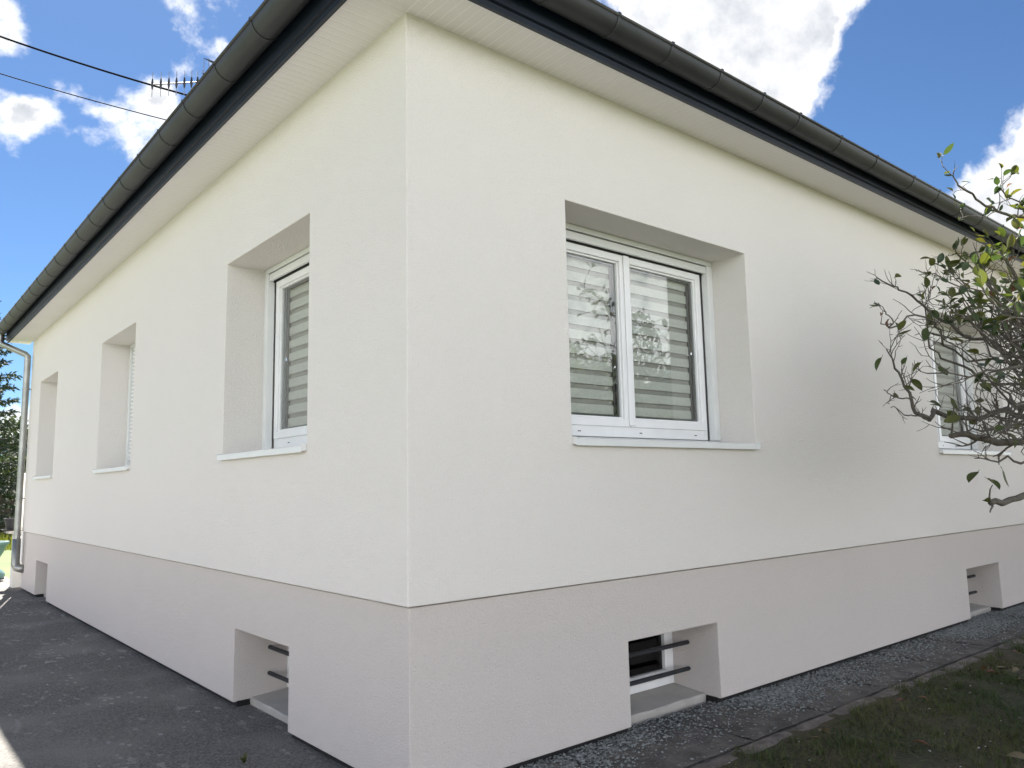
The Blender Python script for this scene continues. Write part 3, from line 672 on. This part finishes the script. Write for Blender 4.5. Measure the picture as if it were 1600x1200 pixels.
def spruce(name, label, loc, h, rad, seed, n_whorl=20):
    rnd = random.Random(seed); rs = np.random.RandomState(seed); t = thing(name, label, 'tree', loc)
    B().tube([(0, 0, -.1), (0, 0, h * .5), (0, 0, h)], [h * .018, h * .010, h * .002], 8).build('trunk', M['bark_dark'], t)
    segs = []
    bb = B()
    for w in range(n_whorl):
        z = h * (.10 + .88 * w / n_whorl); r = rad * (1 - w / n_whorl) ** .85 + .1
        for k in range(9):
            a = k * 6.283 / 9 + w * .7 + rnd.uniform(-.25, .25); rr = r * rnd.uniform(.75, 1.1); d = Vector((math.cos(a), math.sin(a), 0))
            p0 = Vector((0, 0, z)); p1 = d * rr * .55 + Vector((0, 0, z - rr * .18)); p2 = d * rr + Vector((0, 0, z - rr * .14 + .05))
            bb.tube([p0, p1, p2], [.02, .012, .004], 4); segs.append((p0, p1, p2, rr))
    bb.build('branches', M['bark_dark'], t)['kind'] = 'stuff'
    W = np.array([s[3] for s in segs]); W = W / W.sum(); cum = np.cumsum(W)
    def cf(rs):
        s = segs[min(len(segs) - 1, int(np.searchsorted(cum, rs.rand())))]; u = rs.rand() ** .7
        p = s[0].lerp(s[1], u * 2) if u < .5 else s[1].lerp(s[2], u * 2 - 1)
        d = (s[2] - s[0]).normalized(); sd = Vector((-d.y, d.x, 0)) * rs.choice([-1, 1])
        wid = s[3] * .26 * (1.15 - u)
        return p + sd * wid * rs.rand() + Vector((0, 0, -.12 * rs.rand() * wid * 3)), (d * .9 + sd * .7 + Vector((0, 0, -.15)))
    leaf_cards(cf, 15000, .17, M['needle'], 'crown', t, rs, narrow=.28)
    return t
g0 = far(-46, 700, 29.5)
spruce('spruce_tree', 'dark spruce tree at the left edge beyond the house', (g0.x, g0.y, GZ - .05), 8.6, 2.25, 3)
g1 = far(14, 760, 38); broad_tree('dark_shrub', 'dark leafy bush behind the downpipe, beyond the fence', (g1.x, g1.y, GZ - .05), 4.3, 2.0, M['foliage_dark'], 9000, .16, 11, 'bush', .1)
g2 = far(-12, 760, 34); broad_tree('dark_shrub', 'dark low bush below the spruce at the left edge', (g2.x, g2.y, GZ - .05), 2.9, 1.5, M['foliage_dark'], 7000, .15, 12, 'bush', .05)
# sunlit tall grass near the fence
def blades(name, n, posfn, hmin, hmax, wid, mat, seed, lean=.5, **tags):
    rs = np.random.RandomState(seed); P = posfn(rs, n); n = len(P)
    a = rs.uniform(0, 6.283, n); hgt = rs.uniform(hmin, hmax, n); ln = rs.uniform(.1, 1, n) * lean * hgt; b_ = a + rs.uniform(-.8, .8, n) + 1.57
    d = np.stack([np.cos(a), np.sin(a), np.zeros(n)], 1); s = np.stack([np.cos(b_), np.sin(b_), np.zeros(n)], 1) * (wid * rs.uniform(.6, 1.3, n))[:, None]
    z = np.array([0, 0, 1.])
    v0 = P - s; v1 = P + s; mid = P + d * (ln * .35)[:, None] + z * (hgt * .6)[:, None]; v2 = mid + s * .7; v3 = mid - s * .7; v4 = P + d * ln[:, None] + z * hgt[:, None]
    V = np.stack([v0, v1, v2, v3, v4], 1).reshape(-1, 3); me = bpy.data.meshes.new(name)
    me.vertices.add(n * 5); me.vertices.foreach_set('co', V.ravel())
    idx = (np.arange(n)[:, None] * 5 + np.array([0, 1, 2, 3, 3, 2, 4])[None, :]).ravel()
    me.loops.add(n * 7); me.loops.foreach_set('vertex_index', idx.astype(np.int32))
    st = (np.arange(n)[:, None] * 7 + np.array([0, 4])[None, :]).ravel(); tot = np.tile([4, 3], n)
    me.polygons.add(n * 2); me.polygons.foreach_set('loop_start', st.astype(np.int32)); me.polygons.foreach_set('loop_total', tot.astype(np.int32))
    me.update(calc_edges=True); me.validate(); me.materials.append(mat)
    o = bpy.data.objects.new(name, me); COL.objects.link(o)
    for k, v in tags.items(): o[k] = v
    return o
def uni(x0, x1, y0, y1, z):
    return lambda rs, n: np.stack([rs.uniform(x0, x1, n), rs.uniform(y0, y1, n), np.full(n, z)], 1)
blades('tall_grass', 9000, uni(-2, 4, 22, 27.4, GZ - .05), .10, .42, .010, M['far_grass'], 5, .5, kind='stuff', label='sunlit tall grass in front of the wooden fence', category='grass')

# ------------------------------------------------------------------ lawn in the shade
def vnoise(x, y, f, seed):
    rs = np.random.RandomState(seed); T = rs.rand(64, 64); X = x * f; Y = y * f
    xi = np.floor(X).astype(int); yi = np.floor(Y).astype(int); fx = X - xi; fy = Y - yi; fx = fx * fx * (3 - 2 * fx); fy = fy * fy * (3 - 2 * fy)
    g = lambda i, j: T[i % 64, j % 64]
    return (g(xi, yi) * (1 - fx) + g(xi + 1, yi) * fx) * (1 - fy) + (g(xi, yi + 1) * (1 - fx) + g(xi + 1, yi + 1) * fx) * fy
def lawnpos(x0, x1, y0, y1, thr, soft, seed):
    def f(rs, n):
        x = rs.uniform(x0, x1, n); y = rs.uniform(y0, y1, n)
        q = .6 * vnoise(x + 9, y + 9, 1.3, seed) + .4 * vnoise(x + 9, y + 9, 4.1, seed + 1)
        k = rs.rand(n) < np.clip((q - thr) / soft, .04, 1); edge = np.clip((-.60 - y) / .12, 0, 1) > rs.rand(n)
        k &= edge
        return np.stack([x[k], y[k], np.full(k.sum(), GZ - .016)], 1)
    return f
blades('lawn_grass', 170000, lawnpos(.3, 9.5, -4.2, -.60, .42, .16, 21), .008, .038, .0024, M['grass'], 8, 2.4, kind='stuff', label='short patchy grass on the shaded lawn', category='grass')
def tufts(rs, n):
    c = np.stack([rs.uniform(.5, 8.5, 260), -.60 - np.abs(rs.normal(0, .9, 260)), np.full(260, GZ - .014)], 1); r = rs.uniform(.012, .05, 260)
    i = rs.randint(260, size=n); p = c[i] + np.stack([rs.normal(0, 1, n) * r[i], rs.normal(0, 1, n) * r[i], np.zeros(n)], 1); return p
blades('grass_tufts', 9000, tufts, .02, .075, .0022, M['grass'], 18, 1.2, kind='stuff', label='tufts of longer grass along the edging of the path', category='grass')
blades('dry_grass', 16000, lawnpos(.3, 9.5, -4.2, -.60, .25, .5, 31), .006, .040, .0014, M['straw'], 9, 4.5, kind='stuff', label='dry straw scattered over the shaded lawn', category='straw')
blades('long_straw', 1500, lawnpos(.4, 8.5, -3.5, -.62, .2, .5, 35), .010, .025, .0022, M['straw'], 19, 7.0, kind='stuff', label='long pale stalks lying flat on the shaded lawn', category='straw')
# chips, gravel
def pebbles(name, pts, smin, smax, mat, seed, **tags):
    rs = np.random.RandomState(seed); base = np.array([(1,0,0),(-.6,.8,0),(-.6,-.8,0),(.1,.1,.75),(.1,0,-.4)], float); F = [(0,1,3),(1,2,3),(2,0,3),(1,0,4),(2,1,4),(0,2,4)]
    b = B()
    for p in pts:
        s = rs.uniform(smin, smax); a = rs.uniform(0, 6.28); ca, sa = math.cos(a), math.sin(a); sc = np.array([1, rs.uniform(.5, 1), rs.uniform(.4, .8)]) * s
        v = (base + rs.uniform(-.2, .2, base.shape)) * sc
        b.add([(p[0] + q[0] * ca - q[1] * sa, p[1] + q[0] * sa + q[1] * ca, p[2] + q[2]) for q in v], F)
    o = b.build(name, mat, None, recalc=False)
    for k, v in tags.items(): o[k] = v
rs = np.random.RandomState(4)
x = rs.uniform(.15, 10.3, 60000); y = rs.uniform(-.52, .12, 60000); q = vnoise(x, y + 3, 2.2, 77)
k = rs.rand(60000) < np.clip((y + .42) / .35, .06, 1) * (.12 + 1.0 * q)
pts = list(zip(x[k], y[k], np.full(k.sum(), GZ + .003)))[:20000]
pebbles('gravel', pts, .005, .015, M['gravel'], 6, kind='stuff', label='grey gravel strewn along the foot of the right wall', category='gravel')
pts = [(min(.05, -abs(rs.normal(.5, .45)) - .02), rs.uniform(-2.5, 11), GZ + .003) for _ in range(60)] + [(rs.uniform(.3, 9), rs.uniform(-.6, -.1), GZ + .006) for _ in range(40)] + [(rs.uniform(.8, 7), rs.uniform(-1.8, -.6), GZ + .004) for _ in range(60)]
pebbles('render_chips', pts, .003, .011, M['chip'], 7, kind='stuff', label='small white chips of render scattered on the ground', category='debris')
# fallen leaves
def leaf_mesh(name, L_, W, curl, fold, mat):
    b = B(); n = 5; vs = []; 
    wd = [0.05, .78, 1.0, .92, .62, 0.02]
    for i in range(n + 1):
        t = i / n; z = curl * math.sin(t * 2.4) * L_; w = W * wd[i] / 2
        vs += [(t * L_, -w, z + fold * w), (t * L_, 0, z), (t * L_, w, z + fold * w)]
    fs = []
    for i in range(n):
        a = i * 3; fs += [(a, a + 3, a + 4, a + 1), (a + 1, a + 4, a + 5, a + 2)]
    b.add(vs, fs); b.tube([(-.18 * L_, 0, -.01 * L_), (0, 0, 0)], .0012, 4)
    return b.mesh(name, mat, recalc=False, smooth=True)
dry = [leaf_mesh('fallen_leaf', .075, .034, c, f, m) for c, f, m in ((.18, .5, M['leaf_brown']), (-.12, .8, M['straw']), (.25, .3, M['straw']))]
for k in range(46):
    x = random.uniform(1.2, 6.5); y = random.uniform(-2.3, -.66); s = random.uniform(.8, 1.5)
    o = bpy.data.objects.new('fallen_leaf', dry[k % 3]); COL.objects.link(o); o.location = (x, y, GZ + .012); o.scale = (s, s, s)
    o.rotation_euler = (random.uniform(-.4, .4), random.uniform(-.3, .3), random.uniform(0, 6.28))
    o['label'] = 'curled dry leaf lying on the shaded lawn'; o['category'] = 'leaf'; o['group'] = 'fallen leaves on the lawn'
# weed in the asphalt
wp = at(381, 1193, 2, GZ); wd = thing('weed', 'small green weed growing through the asphalt at the bottom edge', 'weed', wp)
lm = leaf_mesh('weed_leaf', .055, .016, .3, .3, M['leaf1'])
for k in range(11):
    o = part('leaf', lm, wd); o.rotation_euler = (random.uniform(-.3, .3), random.uniform(-1.2, -.3), k * .6 + random.uniform(-.2, .2)); s = random.uniform(.6, 1.1); o.scale = (s, s, s)

# ------------------------------------------------------------------ magnolia at the right edge
TB = Vector((6.35, -1.95, GZ))
mag = thing('magnolia_tree', 'magnolia with bare twigs and sparse green leaves reaching in from the right', 'tree', TB)
rm = random.Random(12)
tips = []                                    # (point, direction, radius) along twigs where leaves may sit
tb = B(); tb.tube([(0, 0, -.1), (.02, .03, .5), (-.05, .05, 1.0), (-.12, .06, 1.45)], [.11, .085, .075, .07], 10); tb.build('trunk', M['bark'], mag, smooth=True)
bw = B(); tw = B()
def wig(p0, p1, n, amp, sagz=0):
    p0, p1 = Vector(p0), Vector(p1); L_ = (p1 - p0).length; out = [p0]; o = Vector((0, 0, 0))
    for i in range(1, n + 1):
        t = i / n; o += Vector((rm.gauss(0, 1), rm.gauss(0, 1), rm.gauss(0, 1))) * amp * L_ / n; env = math.sin(math.pi * min(t, .999)) * .8 + .2 * (1 - t)
        out.append(p0.lerp(p1, t) + o * env + Vector((0, 0, -sagz * L_ * math.sin(math.pi * t))))
    return out
def twig(p, d, ln, r, depth):
    d = d.normalized(); pts = [p]; q = p.copy(); n = max(3, int(ln / .035)); dd = d.copy()
    for i in range(n):
        dd = (dd + Vector((rm.gauss(0, .20), rm.gauss(0, .20), rm.gauss(.05, .20)))).normalized(); q = q + dd * (ln / n); pts.append(q.copy())
    tw.tube(pts, [r * (1 - .6 * i / n) for i in range(n + 1)], 4, False)
    tips.append((pts[-1], dd.copy())); 
    if depth > 0:
        for i in range(1, n):
            if rm.random() < .40:
                sd = (dd + Vector((rm.gauss(0, .8), rm.gauss(0, .8), rm.gauss(.1, .8)))).normalized(); twig(pts[i], sd, ln * rm.uniform(.3, .6), r * .7, depth - 1)
            elif rm.random() < .3:
                sd = Vector((rm.gauss(0, 1), rm.gauss(0, 1), rm.gauss(.3, 1))).normalized(); tw.tube([pts[i], pts[i] + sd * .022], [r * .8, r * .5], 4, False)
def limb(pts, r0, r1, twigs, tl=(.10, .30), depth=1, n_sub=5, amp=.25):
    """pts: survey points (px, py, Y) in metres from the house wall; from the trunk side outwards"""
    P3 = [at(x, y, 1, Y) - TB for x, y, Y in pts]; full = []
    for i in range(len(P3) - 1): full += wig(P3[i], P3[i + 1], n_sub, amp)[(0 if i == 0 else 1):]
    k = len(full); rad = [r0 + (r1 - r0) * i / (k - 1) for i in range(k)]; bw.tube(full, rad, 6)
    for _ in range(twigs):
        i = rm.randrange(max(1, k // 6), k); d = (full[i] - full[i - 1]).normalized()
        side = (d * rm.uniform(.2, 1) + Vector((rm.gauss(0, .7), rm.gauss(0, .7), rm.gauss(.15, .7)))).normalized()
        twig(full[i], side, rm.uniform(*tl), max(.0033, rad[i] * .42), depth)
    tips.append((full[-1], (full[-1] - full[-2]).normalized()))
    return full
# surveyed limbs
S0 = (1740, 700, -1.75); S1 = (1760, 640, -1.8); S2 = (1740, 560, -1.7)
limb([S0, (1640, 692, -1.55), (1545, 687, -1.45), (1486, 681, -1.4)], .030, .016, 9, (.1, .25))
limb([S1, (1640, 655, -1.4), (1530, 655, -1.25), (1452, 656, -1.15), (1428, 640, -1.1), (1420, 612, -1.1), (1396, 566, -1.08), (1385, 545, -1.05)], .022, .0035, 20, (.08, .24))
limb([(1452, 656, -1.15), (1432, 650, -1.16), (1412, 648, -1.16), (1392, 637, -1.16)], .005, .0025, 3, (.05, .1))
limb([(1424, 625, -1.1), (1400, 620, -1.08), (1381, 609, -1.08)], .005, .0025, 4, (.05, .1))
limb([(1760, 770, -1.85), (1660, 768, -1.75), (1600, 774, -1.7), (1548, 786, -1.66)], .026, .015, 3, (.12, .22), 0)
limb([(1700, 745, -1.8), (1600, 722, -1.6), (1560, 722, -1.55), (1523, 716, -1.5)], .010, .003, 5, (.06, .14))
limb([(1720, 420, -1.75), (1640, 350, -1.6), (1590, 338, -1.5), (1558, 330, -1.42), (1520, 303, -1.36), (1497, 290, -1.34), (1488, 274, -1.32)], .015, .0035, 12, (.08, .2))
limb([(1660, 360, -1.6), (1610, 335, -1.55), (1580, 310, -1.5), (1562, 292, -1.5)], .009, .003, 8, (.08, .18))
limb([(1600, 338, -1.5), (1540, 340, -1.4), (1500, 342, -1.35)], .005, .002, 4, (.05, .1))
limb([S2, (1600, 560, -1.3), (1520, 530, -1.1), (1470, 500, -1.0), (1425, 462, -.95), (1398, 448, -.95), (1367, 436, -.95)], .016, .003, 22, (.08, .22))
limb([(1560, 560, -1.2), (1470, 515, -1.15), (1430, 492, -1.15), (1396, 505, -1.15), (1376, 506, -1.15)], .008, .003, 10, (.08, .18))
limb([(1396, 503, -1.15), (1382, 485, -1.15), (1372, 473, -1.15)], .004, .002, 2, (.04, .08))
limb([S1, (1640, 590, -1.4), (1540, 600, -1.2), (1470, 560, -1.0), (1448, 500, -.95), (1450, 450, -.95)], .014, .003, 20, (.08, .25))
limb([S2, (1620, 520, -1.4), (1560, 470, -1.2), (1515, 415, -1.1), (1492, 388, -1.08)], .014, .004, 22, (.08, .22))
limb([S2, (1640, 500, -1.5), (1590, 440, -1.35), (1560, 390, -1.3)], .013, .004, 16, (.08, .22))
limb([(1600, 560, -1.3), (1540, 500, -1.0), (1480, 440, -.95), (1455, 428, -.95)], .009, .003, 16, (.08, .2))
# the tangle of inner branches
for k in range(36):
    ty = rm.uniform(430, 690); tx = rm.uniform(1435 + abs(ty - 570) * .28, 1640); Y = rm.uniform(-1.95, -1.05)
    s = (rm.uniform(1690, 1800), rm.uniform(430, 740), rm.uniform(-2.5, -1.3))
    mx = (s[0] + tx) / 2; my = (s[1] + ty) / 2 + rm.uniform(10, 45)
    limb([s, (mx, my, (s[2] + Y) / 2), (tx, ty, Y)], rm.uniform(.008, .015), .0028, 13, (.08, .28), 1, 6, .30)
# leafy shoots of the upper crown
for k in range(30):
    a = rm.uniform(0, 6.28); q = math.sqrt(rm.random()); tx = 1535 + 80 * q * math.cos(a); ty = 438 + 66 * q * math.sin(a); Y = rm.uniform(-1.45, -.9)
    s = (rm.uniform(1590, 1680), rm.uniform(520, 600), rm.uniform(-1.6, -1.3))
    limb([s, ((s[0] + tx) / 2 - 8, (s[1] + ty) / 2 + 12, (s[2] + Y) / 2), (tx, ty, Y)], .007, .003, 5, (.06, .14), 0, 6, .25)
# limbs that reach out over the lawn and away from the house (beyond the picture's edge)
for k in range(10):
    a = rm.uniform(-2.2, -.4); r = rm.uniform(1.0, 3.0); e_ = Vector((math.cos(a) * r, math.sin(a) * r, rm.uniform(1.0, 3.3))); pts = wig(Vector((-.1, .05, rm.uniform(.8, 1.4))), e_, 9, .3)
    bw.tube(pts, [.024 * (1 - i / 10.5) for i in range(10)], 5)
    for _ in range(6):
        i = rm.randrange(3, 10); twig(pts[i], Vector((rm.gauss(0, 1), rm.gauss(0, 1), rm.gauss(.4, .8))), rm.uniform(.1, .35), .004, 1)
bw.build('branches', M['bark'], mag, recalc=False, smooth=True)['kind'] = 'stuff'
tw.build('twigs', M['bark'], mag, recalc=False)['kind'] = 'stuff'
# leaves: every one a leaf of its own for those in view, the rest as one mass
variants = []
for mi in range(4):
    for (c, f) in ((.10, .35), (-.15, .25), (.05, .7)): variants.append(leaf_mesh('leaf', .092, .050, c, f, M['leaf%d' % mi]))
brown = leaf_mesh('leaf', .07, .035, .3, .8, M['leaf_brown'])
def px_of(p):
    d = p - CAM; z = d.dot(FW); return 800 + FPX * d.dot(RT) / z, 600 - FPX * d.dot(UP) / z
placed = 0; rest = []
rm.shuffle(tips)
extra = {}
def put_leaf(p, d, me, s):
    """the first 280 are leaves of their own; what lies beyond goes into one mass per leaf colour"""
    global placed
    x = (d + Vector((rm.gauss(0, .45), rm.gauss(0, .45), rm.gauss(-.25, .45)))).normalized(); up = Vector((rm.gauss(0, .5), rm.gauss(-.3, .5), 1)); y = up.cross(x).normalized(); z = x.cross(y)
    mt = Matrix((x, y, z)).transposed()
    if placed < 280:
        o = part('leaf', me, mag); o.location = p; o.rotation_mode = 'QUATERNION'; o.rotation_quaternion = mt.to_quaternion(); o.scale = (s, s, s); placed += 1
    else:
        b = extra.setdefault(me.materials[0].name, (B(), me.materials[0]))[0]
        b.add([p + mt @ (v.co * s) for v in me.vertices], [tuple(f.vertices) for f in me.polygons])
for p, d in tips:
    u, v = px_of(p + TB)
    if 1360 < u < 1640:
        # leafy upper crown, sparse below
        if v < 365: pr = .6
        elif v < 520: pr = (.8 if (u - 1535) ** 2 / 84 ** 2 + (v - 438) ** 2 / 78 ** 2 < 1 else .35) if u > 1440 else .07
        elif v < 600: pr = .16
        else: pr = .09
        if rm.random() < pr:
            nL = 1 if v > 520 else rm.choice((1, 1, 2))
            for _ in range(nL): put_leaf(p, d, brown if rm.random() < .03 else rm.choice(variants), rm.uniform(.5, 1.05))
    elif (p + TB).y < -2.5: rest.append((p, d))
# a few surveyed single leaves
for (u, v, Y, s) in [(1378, 558, -1.05, 1.0), (1422, 592, -1.1, 1.1), (1452, 628, -1.12, 1.1), (1480, 642, -1.2, .95), (1528, 737, -1.5, 1.15), (1542, 748, -1.5, 1.1), (1566, 733, -1.5, 1.2), (1578, 676, -1.45, 1.1), (1466, 572, -1.1, 1.0), (1448, 512, -1.1, 1.2), (1440, 566, -1.1, .9), (1485, 622, -1.2, 1.0), (1413, 605, -1.1, .8)]:
    put_leaf(at(u, v, 1, Y) - TB, Vector((rm.uniform(-.6, .2), rm.uniform(-.4, .2), -.6)), variants[rm.choice((0, 3, 4, 5, 1))], s)
for b_, m_ in extra.values(): b_.build('small_leaves', m_, mag, recalc=False, smooth=True)['kind'] = 'stuff'
def restf(rs):
    p, d = rest[rs.randint(len(rest))]; return p + Vector(rs.normal(0, .09, 3)), d
leaf_cards(restf, min(450, len(rest) * 5), .10, M['leaf1'], 'foliage', mag, np.random.RandomState(5), narrow=.55)

# ------------------------------------------------------------------ garden in front of the house (mirrored in the window panes)
broad_tree('garden_tree', 'silvery leafed garden tree mirrored in the panes of the wide window', (8.6, -7.2, GZ - .05), 4.3, 1.7, M['foliage_silver'], 9000, .13, 41, 'tree', .15)
broad_tree('garden_tree', 'green garden tree mirrored in the right pane of the wide window', (11.8, -8.4, GZ - .05), 4.0, 1.9, M['foliage'], 9000, .13, 42, 'tree', .12)
broad_tree('red_shrub', 'reddish shrub mirrored low in the panes of the wide window', (9.7, -5.9, GZ - .05), 1.75, .9, M['foliage_red'], 4000, .09, 43, 'shrub', .05)
for i, (x, y, h, r) in enumerate([(14, -24, 4.5, 3), (22, -23, 4.2, 3.2), (30, -19, 4.5, 3)]):
    broad_tree('boundary_tree', ['bushy tree', 'tall bushy tree', 'broad tree', 'dense tree', 'leafy tree'][i] + ' on the garden boundary behind the photographer', (x, y, GZ - .05), h, r, M['foliage'], 4500, .26, 50 + i, 'tree', .05, 'trees on the garden boundary')
